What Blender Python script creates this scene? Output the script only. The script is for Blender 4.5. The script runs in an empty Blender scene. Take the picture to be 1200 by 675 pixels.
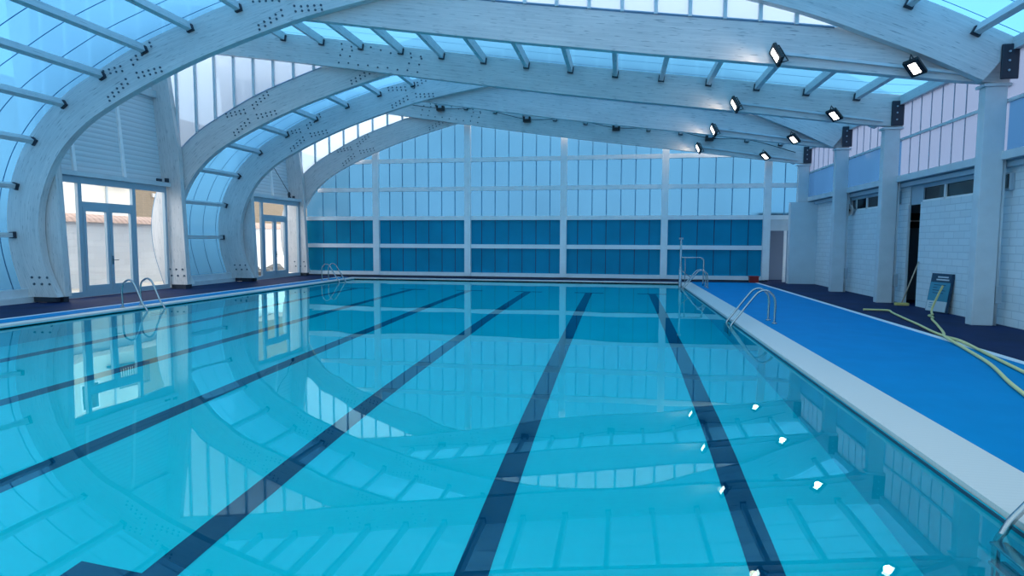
import bpy, bmesh, math, random
from mathutils import Vector, Matrix
random.seed(7)
SC = bpy.context.scene
COL = SC.collection

# ------------------------------------------------------------------ helpers
class MB:
    """collects geometry in world coordinates, links it as ONE mesh object"""
    def __init__(self):
        self.bm = bmesh.new(); self.uv = self.bm.loops.layers.uv.new('UVMap')
    def face(self, vs, uvs=None, smooth=False):
        try: f = self.bm.faces.new(vs)
        except ValueError: return None
        f.smooth = smooth
        if uvs:
            for l, u in zip(f.loops, uvs): l[self.uv].uv = u
        return f
    def hexa(self, c):
        v = [self.bm.verts.new(p) for p in c]
        for q in ((0,3,2,1),(4,5,6,7),(0,1,5,4),(1,2,6,5),(2,3,7,6),(3,0,4,7)):
            pts = [Vector(c[i]) for i in q]
            a = (pts[1]-pts[0]).length; b = (pts[2]-pts[1]).length
            uv = [(0,0),(a,0),(a,b),(0,b)]
            if b > a: uv = [(0,0),(0,a),(b,a),(b,0)]
            self.face([v[i] for i in q], uv)
        return self
    def box(self, x0, x1, y0, y1, z0, z1):
        return self.hexa([(x0,y0,z0),(x1,y0,z0),(x1,y1,z0),(x0,y1,z0),(x0,y0,z1),(x1,y0,z1),(x1,y1,z1),(x0,y1,z1)])
    def obox(self, c, ax, ay, az, sx, sy, sz):
        c = Vector(c); ax, ay, az = Vector(ax).normalized(), Vector(ay).normalized(), Vector(az).normalized()
        P = lambda i, j, k: tuple(c + ax*i*sx/2 + ay*j*sy/2 + az*k*sz/2)
        return self.hexa([P(-1,-1,-1),P(1,-1,-1),P(1,1,-1),P(-1,1,-1),P(-1,-1,1),P(1,-1,1),P(1,1,1),P(-1,1,1)])
    def bar(self, a, b, w, h, up=(0,0,1)):
        a, b = Vector(a), Vector(b); d = (b-a)
        up = Vector(up); s = d.cross(up).normalized(); u = s.cross(d).normalized()
        return self.obox((a+b)/2, s, d, u, w, d.length, h)
    def prism(self, poly, y0, y1, axis='y'):
        """poly in (x,z) extruded along y, or (y,z) along x"""
        if axis == 'y': P = lambda p, t: (p[0], t, p[1])
        else: P = lambda p, t: (t, p[0], p[1])
        a = [self.bm.verts.new(P(p, y0)) for p in poly]; b = [self.bm.verts.new(P(p, y1)) for p in poly]
        uv = [(p[0], p[1]) for p in poly]
        self.face(a, uv); self.face(list(reversed(b)), list(reversed(uv)))
        n = len(poly); L = 0
        for i in range(n):
            j = (i+1) % n; d = math.dist(poly[i], poly[j])
            self.face([a[i], b[i], b[j], a[j]], [(L,0),(L,y1-y0),(L+d,y1-y0),(L+d,0)]); L += d
        return self
    def strip(self, lo, hi, y0, y1):
        """beam with matched lower / upper (x,z) curves, UV u along the length"""
        n = len(lo)
        V = lambda p, y: self.bm.verts.new((p[0], y, p[1]))
        lf = [V(p, y0) for p in lo]; uf = [V(p, y0) for p in hi]; lb = [V(p, y1) for p in lo]; ub = [V(p, y1) for p in hi]
        u = 0; t = y1-y0
        for i in range(n-1):
            du = (math.dist(lo[i], lo[i+1])+math.dist(hi[i], hi[i+1]))/2
            d = math.dist(lo[i], hi[i])
            q = [(u,0),(u+du,0),(u+du,d),(u,d)]
            self.face([lf[i], lf[i+1], uf[i+1], uf[i]], q)
            self.face([lb[i], ub[i], ub[i+1], lb[i+1]], [q[0],q[3],q[2],q[1]])
            q = [(u,5),(u+du,5),(u+du,5+t),(u,5+t)]
            self.face([lb[i], lb[i+1], lf[i+1], lf[i]], q)
            self.face([uf[i], uf[i+1], ub[i+1], ub[i]], q)
            u += du
        self.face([lf[0], uf[0], ub[0], lb[0]], [(0,0),(0,1),(.2,1),(.2,0)]); self.face([lf[-1], lb[-1], ub[-1], uf[-1]], [(0,0),(.2,0),(.2,1),(0,1)])
        return self
    def sheet(self, pts, y0, y1, th=.02):
        """single-layer skin following (x,z) points between y0 and y1, lifted by th"""
        hi = []
        for i, p in enumerate(pts):
            a = pts[max(0,i-1)]; b = pts[min(len(pts)-1,i+1)]
            d = math.dist(a,b) or 1; n = (-(b[1]-a[1])/d, (b[0]-a[0])/d)
            hi.append((p[0]+n[0]*th, p[1]+n[1]*th))
        A = [self.bm.verts.new((p[0], y0, p[1])) for p in hi]; B = [self.bm.verts.new((p[0], y1, p[1])) for p in hi]
        for i in range(len(pts)-1): self.face([A[i], A[i+1], B[i+1], B[i]], smooth=True)
        return self
    def curtain(self, lo, hi, y):
        """single-layer vertical pane between two (x,z) curves"""
        A = [self.bm.verts.new((p[0], y, p[1])) for p in lo]; B = [self.bm.verts.new((p[0], y, p[1])) for p in hi]
        for i in range(len(lo)-1): self.face([A[i], A[i+1], B[i+1], B[i]])
        return self
    def paneX(self, x, y0, y1, z0, z1):
        self.face([self.bm.verts.new(p) for p in ((x,y0,z0),(x,y1,z0),(x,y1,z1),(x,y0,z1))]); return self
    def tube(self, pts, r, seg=8, caps=True):
        pts = [Vector(p) for p in pts]; rings = []
        n = len(pts); prev = None
        for i, p in enumerate(pts):
            d = (pts[min(n-1,i+1)]-pts[max(0,i-1)]).normalized()
            if prev is None:
                ref = Vector((0,0,1)) if abs(d.z) < .9 else Vector((1,0,0)); s = d.cross(ref).normalized()
            else:
                s = (prev - d*prev.dot(d)).normalized()
            prev = s; u = d.cross(s)
            rings.append([self.bm.verts.new(p + (s*math.cos(2*math.pi*k/seg)+u*math.sin(2*math.pi*k/seg))*r) for k in range(seg)])
        for i in range(n-1):
            for k in range(seg):
                self.face([rings[i][k], rings[i][(k+1)%seg], rings[i+1][(k+1)%seg], rings[i+1][k]], smooth=True)
        if caps: self.face(list(reversed(rings[0]))); self.face(rings[-1])
        return self
    def lathe(self, prof, c=(0,0,0), seg=16, axis=(0,0,1)):
        """prof: list of (r, h)"""
        ax = Vector(axis).normalized(); ref = Vector((1,0,0)) if abs(ax.x) < .9 else Vector((0,1,0))
        s = ax.cross(ref).normalized(); u = ax.cross(s); c = Vector(c); rings = []
        for r, h in prof:
            rings.append([self.bm.verts.new(c + ax*h + (s*math.cos(2*math.pi*k/seg)+u*math.sin(2*math.pi*k/seg))*max(r,1e-4)) for k in range(seg)])
        for i in range(len(prof)-1):
            for k in range(seg):
                self.face([rings[i][k], rings[i][(k+1)%seg], rings[i+1][(k+1)%seg], rings[i+1][k]], smooth=True)
        self.face(list(reversed(rings[0]))); self.face(rings[-1])
        return self
    def build(self, name, mat, parent=None, origin=None, bevel=0):
        if parent is not None: origin = Vector(parent.get('_o', (0,0,0)))
        origin = Vector(origin or (0,0,0))
        bmesh.ops.recalc_face_normals(self.bm, faces=self.bm.faces[:])
        bmesh.ops.translate(self.bm, verts=self.bm.verts[:], vec=-origin)
        me = bpy.data.meshes.new(name); self.bm.to_mesh(me); self.bm.free()
        if mat: me.materials.append(mat)
        o = bpy.data.objects.new(name, me); COL.objects.link(o)
        if parent is not None:
            o.parent = parent; o['_o'] = tuple(origin)
        else:
            o.location = origin; o['_o'] = tuple(origin)
        if bevel:
            b = o.modifiers.new('bevel', 'BEVEL'); b.width = bevel; b.segments = 2; b.limit_method = 'ANGLE'
        return o

def tag(o, label=None, cat=None, group=None, kind=None):
    if label: o['label'] = label
    if cat: o['category'] = cat
    if group: o['group'] = group
    if kind: o['kind'] = kind
    return o
def thing(name, label, cat, loc=(0,0,0), group=None, kind=None):
    o = bpy.data.objects.new(name, None); COL.objects.link(o)
    o.location = loc; o['_o'] = tuple(loc); o.empty_display_size = .1
    return tag(o, label, cat, group, kind)
def struct(o, label=None, cat=None): return tag(o, label, cat, None, 'structure')
def smooth_curve(pts, k=5):
    out = []; n = len(pts)
    for i in range(n-1):
        p0 = Vector(pts[max(0,i-1)]); p1 = Vector(pts[i]); p2 = Vector(pts[i+1]); p3 = Vector(pts[min(n-1,i+2)])
        for j in range(k):
            t = j/k
            out.append(tuple(.5*((2*p1)+(p2-p0)*t+(2*p0-5*p1+4*p2-p3)*t*t+(3*p1-p0-3*p2+p3)*t**3)))
    out.append(tuple(pts[-1])); return out

# ------------------------------------------------------------------ materials
def newmat(name):
    m = bpy.data.materials.new(name); m.use_nodes = True; nt = m.node_tree; nt.nodes.clear()
    return m, nt, nt.nodes.new('ShaderNodeOutputMaterial')
def N(nt, typ, **kw):
    n = nt.nodes.new(typ)
    for k, v in kw.items():
        if k in n.inputs: n.inputs[k].default_value = v
        else: setattr(n, k, v)
    return n
def rgba(c): return (c[0], c[1], c[2], 1)
def simple(name, c, rough=.5, metal=0, spec=.5, noise=0, nscale=6, emit=None, es=0):
    m, nt, out = newmat(name)
    b = N(nt, 'ShaderNodeBsdfPrincipled'); b.inputs['Base Color'].default_value = rgba(c)
    b.inputs['Roughness'].default_value = rough; b.inputs['Metallic'].default_value = metal; b.inputs['Specular IOR Level'].default_value = spec
    if noise:
        tc = N(nt, 'ShaderNodeTexCoord'); nz = N(nt, 'ShaderNodeTexNoise'); nz.inputs['Scale'].default_value = nscale; nz.inputs['Detail'].default_value = 5
        nt.links.new(tc.outputs['Object'], nz.inputs['Vector'])
        r = N(nt, 'ShaderNodeValToRGB'); r.color_ramp.elements[0].position = .3; r.color_ramp.elements[1].position = .7
        r.color_ramp.elements[0].color = rgba([x*(1-noise) for x in c]); r.color_ramp.elements[1].color = rgba([min(1,x*(1+noise*.6)) for x in c])
        nt.links.new(nz.outputs['Fac'], r.inputs['Fac']); nt.links.new(r.outputs['Color'], b.inputs['Base Color'])
    if emit:
        b.inputs['Emission Color'].default_value = rgba(emit); b.inputs['Emission Strength'].default_value = es
    nt.links.new(b.outputs[0], out.inputs[0]); return m

def wood_mat(name, base, dark):
    """white-washed glulam: lamination lines, streaks and short dark flecks along the grain (UV u = length)"""
    m, nt, out = newmat(name); L = nt.links.new
    uv = N(nt, 'ShaderNodeUVMap')
    def noise(sx, sy, det=4, rough=.6):
        mp = N(nt, 'ShaderNodeMapping'); mp.inputs['Scale'].default_value = (sx, sy, 1); L(uv.outputs[0], mp.inputs[0])
        n = N(nt, 'ShaderNodeTexNoise'); n.inputs['Scale'].default_value = 1; n.inputs['Detail'].default_value = det; n.inputs['Roughness'].default_value = rough
        L(mp.outputs[0], n.inputs[0]); return n.outputs['Fac']
    def ramp(f, a, b, lo=0, hi=1):
        r = N(nt, 'ShaderNodeMapRange'); r.inputs[1].default_value = a; r.inputs[2].default_value = b; r.inputs[3].default_value = lo; r.inputs[4].default_value = hi
        L(f, r.inputs[0]); return r.outputs[0]
    streak = ramp(noise(.7, 22), .35, .7)
    fleck = ramp(noise(3.2, 40, 2, .5), .62, .72)
    blotch = ramp(noise(.8, 1.6), .3, .75)
    wv = N(nt, 'ShaderNodeSeparateXYZ'); L(uv.outputs[0], wv.inputs[0])
    md = N(nt, 'ShaderNodeMath', operation='PINGPONG'); md.inputs[1].default_value = .0225; L(wv.outputs[1], md.inputs[0])
    lam = ramp(md.outputs[0], 0, .004, .12, 0)
    def add(a, b, op='ADD'):
        n = N(nt, 'ShaderNodeMath', operation=op); 
        for i, v in enumerate((a, b)):
            if isinstance(v, (int, float)): n.inputs[i].default_value = v
            else: L(v, n.inputs[i])
        return n.outputs[0]
    f = add(add(add(streak, .25, 'MULTIPLY'), add(fleck, .75, 'MULTIPLY')), add(add(blotch, .25, 'MULTIPLY'), lam)); 
    mx = N(nt, 'ShaderNodeMix', data_type='RGBA'); mx.inputs[6].default_value = rgba(base); mx.inputs[7].default_value = rgba(dark); mx.clamp_factor = True
    L(f, mx.inputs[0])
    b = N(nt, 'ShaderNodeBsdfPrincipled'); b.inputs['Roughness'].default_value = .6; b.inputs['Specular IOR Level'].default_value = .3
    L(mx.outputs[2], b.inputs['Base Color']); L(b.outputs[0], out.inputs[0]); return m

def poly_mat(name, clear, diff, tr, gloss=.06, noise=.0, streak=0):
    """tinted polycarbonate: part see-through, part milky translucent, faint gloss"""
    m, nt, out = newmat(name); L = nt.links.new
    t = N(nt, 'ShaderNodeBsdfTransparent'); t.inputs[0].default_value = rgba(clear)
    d = N(nt, 'ShaderNodeBsdfTranslucent'); d.inputs[0].default_value = rgba(diff)
    if streak:
        tc = N(nt, 'ShaderNodeTexCoord'); mp = N(nt, 'ShaderNodeMapping'); mp.inputs['Scale'].default_value = (streak, streak, .25); L(tc.outputs['Object'], mp.inputs[0])
        nz = N(nt, 'ShaderNodeTexNoise'); nz.inputs['Scale'].default_value = 1; nz.inputs['Detail'].default_value = 2; L(mp.outputs[0], nz.inputs[0])
        mx = N(nt, 'ShaderNodeMix', data_type='RGBA'); mx.inputs[6].default_value = rgba([c*.75 for c in diff]); mx.inputs[7].default_value = rgba([min(1, c*1.2) for c in diff])
        L(nz.outputs['Fac'], mx.inputs[0]); L(mx.outputs[2], d.inputs[0])
    mx = N(nt, 'ShaderNodeMixShader'); mx.inputs[0].default_value = tr; L(d.outputs[0], mx.inputs[1]); L(t.outputs[0], mx.inputs[2])
    g = N(nt, 'ShaderNodeBsdfGlossy'); g.inputs['Roughness'].default_value = .15; g.inputs[0].default_value = (.8,.9,1,1)
    m2 = N(nt, 'ShaderNodeMixShader'); m2.inputs[0].default_value = gloss; L(mx.outputs[0], m2.inputs[1]); L(g.outputs[0], m2.inputs[2])
    L(m2.outputs[0], out.inputs[0]); return m

def brick_mat(name, c, mortar, bw=.4, bh=.2, axis='YZ', ms=.012, rough=.75):
    m, nt, out = newmat(name); L = nt.links.new
    tc = N(nt, 'ShaderNodeTexCoord'); sp = N(nt, 'ShaderNodeSeparateXYZ'); L(tc.outputs['Object'], sp.inputs[0])
    cb = N(nt, 'ShaderNodeCombineXYZ'); L(sp.outputs['XYZ'.index(axis[0])], cb.inputs[0]); L(sp.outputs['XYZ'.index(axis[1])], cb.inputs[1])
    br = N(nt, 'ShaderNodeTexBrick'); L(cb.outputs[0], br.inputs[0])
    br.inputs['Color1'].default_value = rgba(c); br.inputs['Color2'].default_value = rgba([x*.93 for x in c]); br.inputs['Mortar'].default_value = rgba(mortar)
    br.inputs['Scale'].default_value = 1; br.inputs['Mortar Size'].default_value = ms; br.inputs['Mortar Smooth'].default_value = .4; br.inputs['Brick Width'].default_value = bw; br.inputs['Row Height'].default_value = bh
    b = N(nt, 'ShaderNodeBsdfPrincipled'); b.inputs['Roughness'].default_value = rough
    bp = N(nt, 'ShaderNodeBump'); bp.inputs['Strength'].default_value = .4; bp.inputs['Distance'].default_value = .01; bp.invert = True
    L(br.outputs['Fac'], bp.inputs['Height']); L(bp.outputs[0], b.inputs['Normal'])
    L(br.outputs['Color'], b.inputs['Base Color']); L(b.outputs[0], out.inputs[0]); return m

def wave_mat(name, c, period, axis=2, depth=.3, rough=.5, bump=.5):
    """ribbed / corrugated sheet: bands across one object axis"""
    m, nt, out = newmat(name); L = nt.links.new
    tc = N(nt, 'ShaderNodeTexCoord'); sp = N(nt, 'ShaderNodeSeparateXYZ'); L(tc.outputs['Object'], sp.inputs[0])
    pp = N(nt, 'ShaderNodeMath', operation='PINGPONG'); pp.inputs[1].default_value = period/2; L(sp.outputs[axis], pp.inputs[0])
    mr = N(nt, 'ShaderNodeMapRange'); mr.inputs[2].default_value = period/2; L(pp.outputs[0], mr.inputs[0])
    r = N(nt, 'ShaderNodeValToRGB'); r.color_ramp.elements[0].color = rgba([x*(1-depth) for x in c]); r.color_ramp.elements[1].color = rgba(c); r.color_ramp.elements[1].position = .35
    L(mr.outputs[0], r.inputs[0])
    b = N(nt, 'ShaderNodeBsdfPrincipled'); b.inputs['Roughness'].default_value = rough
    bp = N(nt, 'ShaderNodeBump'); bp.inputs['Strength'].default_value = bump; bp.inputs['Distance'].default_value = .02
    L(mr.outputs[0], bp.inputs['Height']); L(bp.outputs[0], b.inputs['Normal'])
    L(r.outputs[0], b.inputs['Base Color']); L(b.outputs[0], out.inputs[0]); return m

M = {}
M['wood'] = wood_mat('whitewashed_timber', (.75,.72,.715), (.25,.28,.31))
M['purlin'] = wood_mat('purlin_timber', (.66,.70,.72), (.32,.36,.40))
M['roof'] = poly_mat('roof_polycarbonate', (.066,.208,.345), (.068,.212,.35), .25, .02)
M['roof_curved'] = poly_mat('curved_roof_polycarbonate', (.074,.24,.42), (.080,.255,.445), .25, .02)
M['light_sheet'] = poly_mat('camera_end_light_sheet', (.21,.31,.37), (.2,.3,.37), .93, .03)  # for added camera-end sheets, tint picked for the light let in
M['side'] = poly_mat('gable_polycarbonate', (.040,.125,.21), (.056,.17,.29), .2, .02, streak=.35)
M['dark_panel'] = simple('dark_blue_panel', (.002,.29,.47), .45, spec=.12, noise=.12, nscale=.8)
M['clear'] = poly_mat('clear_polycarbonate', (.30,.38,.45), (.40,.52,.66), .2, .03)
M['pale_panel'] = poly_mat('pale_wall_panel', (.09,.122,.18), (.135,.17,.26), .2, .03)
M['blue_panel'] = poly_mat('blue_wall_panel', (.02,.07,.15), (.03,.09,.19), .2, .06, streak=.6)
M['seam'] = poly_mat('roof_seam', (.022,.12,.23), (.025,.13,.24), .3, .02)
M['bolt'] = simple('bolt_steel', (.07,.11,.15), .5)
M['white_metal'] = simple('white_painted_steel', (.62,.68,.72), .45, noise=.08, nscale=3)
M['rail_white'] = simple('gable_rail_white', (.93,.94,.95), .5, noise=.05, nscale=4)
M['steel_dark'] = simple('dark_steel', (.02,.03,.05), .5)
M['stainless'] = simple('stainless', (.40,.43,.45), .2, 1)
M['black'] = simple('black_plastic', (.012,.012,.014), .4)
M['deck'] = simple('navy_deck_tile', (.006,.020,.08), .65, spec=.12, noise=.35, nscale=1.2)
M['mat'] = simple('blue_rubber_mat', (.0,.235,.52), .65, spec=.05, noise=.06, nscale=2)
M['coping'] = wave_mat('white_coping_tile', (.70,.68,.66), .05, 1, .05, .4, 0)
M['white_line'] = simple('white_edge_strip', (.78,.81,.84), .5)
M['brick'] = brick_mat('painted_block', (.74,.82,.86), (.58,.66,.71), .42, .15)
M['brick_front'] = brick_mat('painted_block_front', (.60,.66,.70), (.5,.56,.60), .42, .15, 'XZ')
M['plain'] = simple('painted_render', (.66,.75,.80), .7, noise=.05, nscale=2)
M['clad'] = wave_mat('white_ribbed_cladding', (.66,.72,.76), .14, 2, .25)
M['window_dark'] = simple('dark_window_glass', (.008,.012,.018), .12, spec=.35)
M['frame'] = simple('pale_blue_aluminium', (.36,.47,.55), .4)
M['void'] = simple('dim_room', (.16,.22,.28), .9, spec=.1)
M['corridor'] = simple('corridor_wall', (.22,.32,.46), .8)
M['pool_floor'] = None
M['lane'] = simple('navy_lane_tile', (.0,.075,.17), .5, spec=.1)
M['red'] = simple('red_plastic', (.32,.012,.012), .4)
M['yellow'] = simple('yellow_hose', (.74,.66,.28), .45)
M['broom'] = simple('broom_yellow', (.62,.5,.16), .6)
M['handle_wood'] = simple('pale_handle', (.55,.42,.3), .5)
M['teal'] = simple('board_teal', (.05,.27,.38), .4)
M['board_navy'] = simple('board_navy', (.012,.05,.10), .4)
M['board_white'] = simple('board_white', (.55,.62,.66), .5)
M['leaf'] = simple('dry_leaf', (.30,.13,.05), .7)
M['lens'] = simple('lit_floodlight_lens', (1,1,1), .3, emit=(1,.96,.9), es=9)
M['lamp_grey'] = simple('grey_lamp_cover', (.35,.42,.48), .3)
M['horn'] = simple('grey_beige_plastic', (.50,.47,.45), .6)
M['outwall'] = brick_mat('rough_whitewash', (.92,.92,.92), (.85,.85,.85), .5, .22, 'YZ', .01, .9)
M['brown_brick'] = brick_mat('brown_brick', (.25,.19,.13), (.18,.14,.1), .3, .1, 'YZ', .012, .9)
M['cream'] = simple('cream_render', (.72,.68,.62), .9, noise=.06, nscale=1)
M['terracotta'] = wave_mat('terracotta_tiles', (.45,.30,.24), .22, 1, .45, .8)
M['ground'] = simple('beige_concrete', (.60,.54,.47), .9, noise=.15, nscale=.8)
M['rock'] = simple('grey_rubble', (.14,.13,.12), .9, noise=.4, nscale=4)
M['tarp'] = simple('grey_blue_sheet', (.35,.42,.5), .6)

def pool_tile():
    m, nt, out = newmat('pool_tile'); L = nt.links.new
    tc = N(nt, 'ShaderNodeTexCoord'); nz = N(nt, 'ShaderNodeTexNoise'); nz.inputs['Scale'].default_value = .5; L(tc.outputs['Object'], nz.inputs[0])
    r = N(nt, 'ShaderNodeValToRGB'); r.color_ramp.elements[0].color = (.002,.85,.98,1); r.color_ramp.elements[1].color = (.004,.90,1,1)
    L(nz.outputs['Fac'], r.inputs[0])
    b = N(nt, 'ShaderNodeBsdfPrincipled'); b.inputs['Roughness'].default_value = .6; b.inputs['Specular IOR Level'].default_value = .2
    L(r.outputs[0], b.inputs['Base Color']); L(b.outputs[0], out.inputs[0]); return m
M['pool_floor'] = pool_tile()
def water_mat():
    m, nt, out = newmat('pool_water'); L = nt.links.new
    tc = N(nt, 'ShaderNodeTexCoord'); nz = N(nt, 'ShaderNodeTexNoise'); nz.inputs['Scale'].default_value = .7; nz.inputs['Detail'].default_value = 1; L(tc.outputs['Object'], nz.inputs[0])
    bp = N(nt, 'ShaderNodeBump'); bp.inputs['Strength'].default_value = .012; bp.inputs['Distance'].default_value = .3; L(nz.outputs['Fac'], bp.inputs['Height'])
    g = N(nt, 'ShaderNodeBsdfGlass'); g.inputs['IOR'].default_value = 1.33; g.inputs['Roughness'].default_value = 0; g.inputs['Color'].default_value = (.5,.985,1,1)
    gl = N(nt, 'ShaderNodeBsdfGlossy'); gl.inputs['Roughness'].default_value = 0; L(bp.outputs[0], gl.inputs['Normal'])
    mx = N(nt, 'ShaderNodeMixShader'); mx.inputs[0].default_value = .045; L(g.outputs[0], mx.inputs[1]); L(gl.outputs[0], mx.inputs[2])
    L(bp.outputs[0], g.inputs['Normal']); L(mx.outputs[0], out.inputs[0]); return m
M['water'] = water_mat()

# ------------------------------------------------------------------ key geometry
WL = -.05                       # water level
PX0, PX1, PY0, PY1 = -10.8, 2.2, .6, 23.75
LOW = [(-13.45,.14),(-13.75,.8),(-13.87,1.4),(-13.87,2.1),(-13.72,2.7),(-13.42,3.3),(-13.0,3.82),(-12.4,4.3),(-11.7,4.68),(-10.9,5.05),(-10.1,5.38),(-9.05,5.75),(-7.26,6.27),(-5.9,6.56),(-4,6.85),(-2,6.95),(0,6.8),(1.4,6.5),(2.67,6.12),(3.59,5.8),(4.44,5.44),(5.4,5.02),(6.45,4.5)]
UPP = [(-14.42,.14),(-14.68,.97),(-14.78,1.6),(-14.76,2.3),(-14.58,3.0),(-14.2,3.75),(-13.6,4.45),(-12.94,4.97),(-12.2,5.38),(-11.1,5.92),(-10.05,6.31),(-8.6,6.77),(-7.2,7.1),(-5.6,7.42),(-3.9,7.65),(-2,7.75),(0,7.6),(1.6,7.33),(2.9,6.97),(3.9,6.6),(4.8,6.25),(5.75,5.83),(7.0,5.2)]
LOWS, UPPS = smooth_curve(LOW), smooth_curve(UPP)
FLT = [(-14.9,7.57),(-12.4,7.22),(-9.8,6.86),(-7.11,6.44),(-4.55,6.04),(-2.1,5.67),(.24,5.35),(2.47,5.06),(4.62,4.76),(6.46,4.51),(7.0,4.47)]
def interp(pts, x):
    for (a, b), (c, d) in zip(pts, pts[1:]):
        if a <= x <= c: return b + (d-b)*(x-a)/(c-a)
    return pts[0][1] if x < pts[0][0] else pts[-1][1]
def flat_lo(x): return interp(FLT, x)
def flat_hi(x): return interp(FLT, x)+.79
LOWR = [p for p in LOWS if p[1] > 2.1]; UPPR = [p for p in UPPS if p[1] > 1.9]
def arch_lo(x): return interp(LOWR, x)
def arch_hi(x): return interp(UPPR, x)
def arc_points(pts, spacing, start):
    """points at equal arc lengths, with unit tangents"""
    out = []; L = 0; want = start
    for a, b in zip(pts, pts[1:]):
        d = math.dist(a, b)
        while L+d >= want:
            t = (want-L)/d; out.append(((a[0]+(b[0]-a[0])*t, a[1]+(b[1]-a[1])*t), ((b[0]-a[0])/d, (b[1]-a[1])/d))); want += spacing
        L += d
    return out
# planes: (letter, flat y, arch y, column front y, description)
PLANES = [('O', 8.00, 8.20, 8.05), ('A', 12.88, 12.68, 12.83), ('B', 17.2, 17.4, 17.2), ('C', 20.9, 20.7, 20.72), ('D', 24.75, 24.95, 24.78)]
WHERE = {'O': 'just overhead before the camera, out in front of the others', 'A': 'nearest the camera', 'B': 'second from the camera', 'C': 'third from the camera', 'D': 'farthest, against the blue end wall'}
TH = .18

# ------------------------------------------------------------------ timber frames
BOLT = {}
def bolts_on(parent, pts, y, r=.028):
    """one bolt head per point, each a part of its own sharing one mesh"""
    if r not in BOLT:
        o = MB().lathe([(r,0),(r,.02),(r*.6,.03)], (0,0,0), 8, (0,-1,0)).build('bolt', M['bolt'], None, (0,0,0))
        BOLT[r] = o.data; bpy.data.objects.remove(o)
    org = Vector(parent['_o'])
    for x, z in pts:
        o = bpy.data.objects.new('bolt', BOLT[r]); COL.objects.link(o); o.parent = parent
        o.location = Vector((x, y, z))-org
def cluster(s0, n=0):
    """X-shaped bolt cluster around arc position: list of (x,z) near the lower/upper curve index"""
    a0 = LOWS[s0]; b0 = UPPS[s0]; out = []
    c = ((a0[0]+b0[0])/2, (a0[1]+b0[1])/2)
    a1 = LOWS[s0+2]; b1 = UPPS[s0+2]
    t = ((a1[0]+b1[0])/2-c[0], (a1[1]+b1[1])/2-c[1]); l = math.hypot(*t); t = (t[0]/l, t[1]/l); nn = (-t[1], t[0])
    P = lambda u, v: (c[0]+t[0]*u+nn[0]*v, c[1]+t[1]*u+nn[1]*v)
    for i in range(5):
        for sgn in (-1, 1):
            for w in (0, .12):
                out.append(P(sgn*(.16+.15*i), .12+.035*i+w*.8 if i > 0 else .1+w))
                out.append(P(sgn*(.16+.15*i), -.12-.035*i-w*.8 if i > 0 else -.1-w))
    return out
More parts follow.
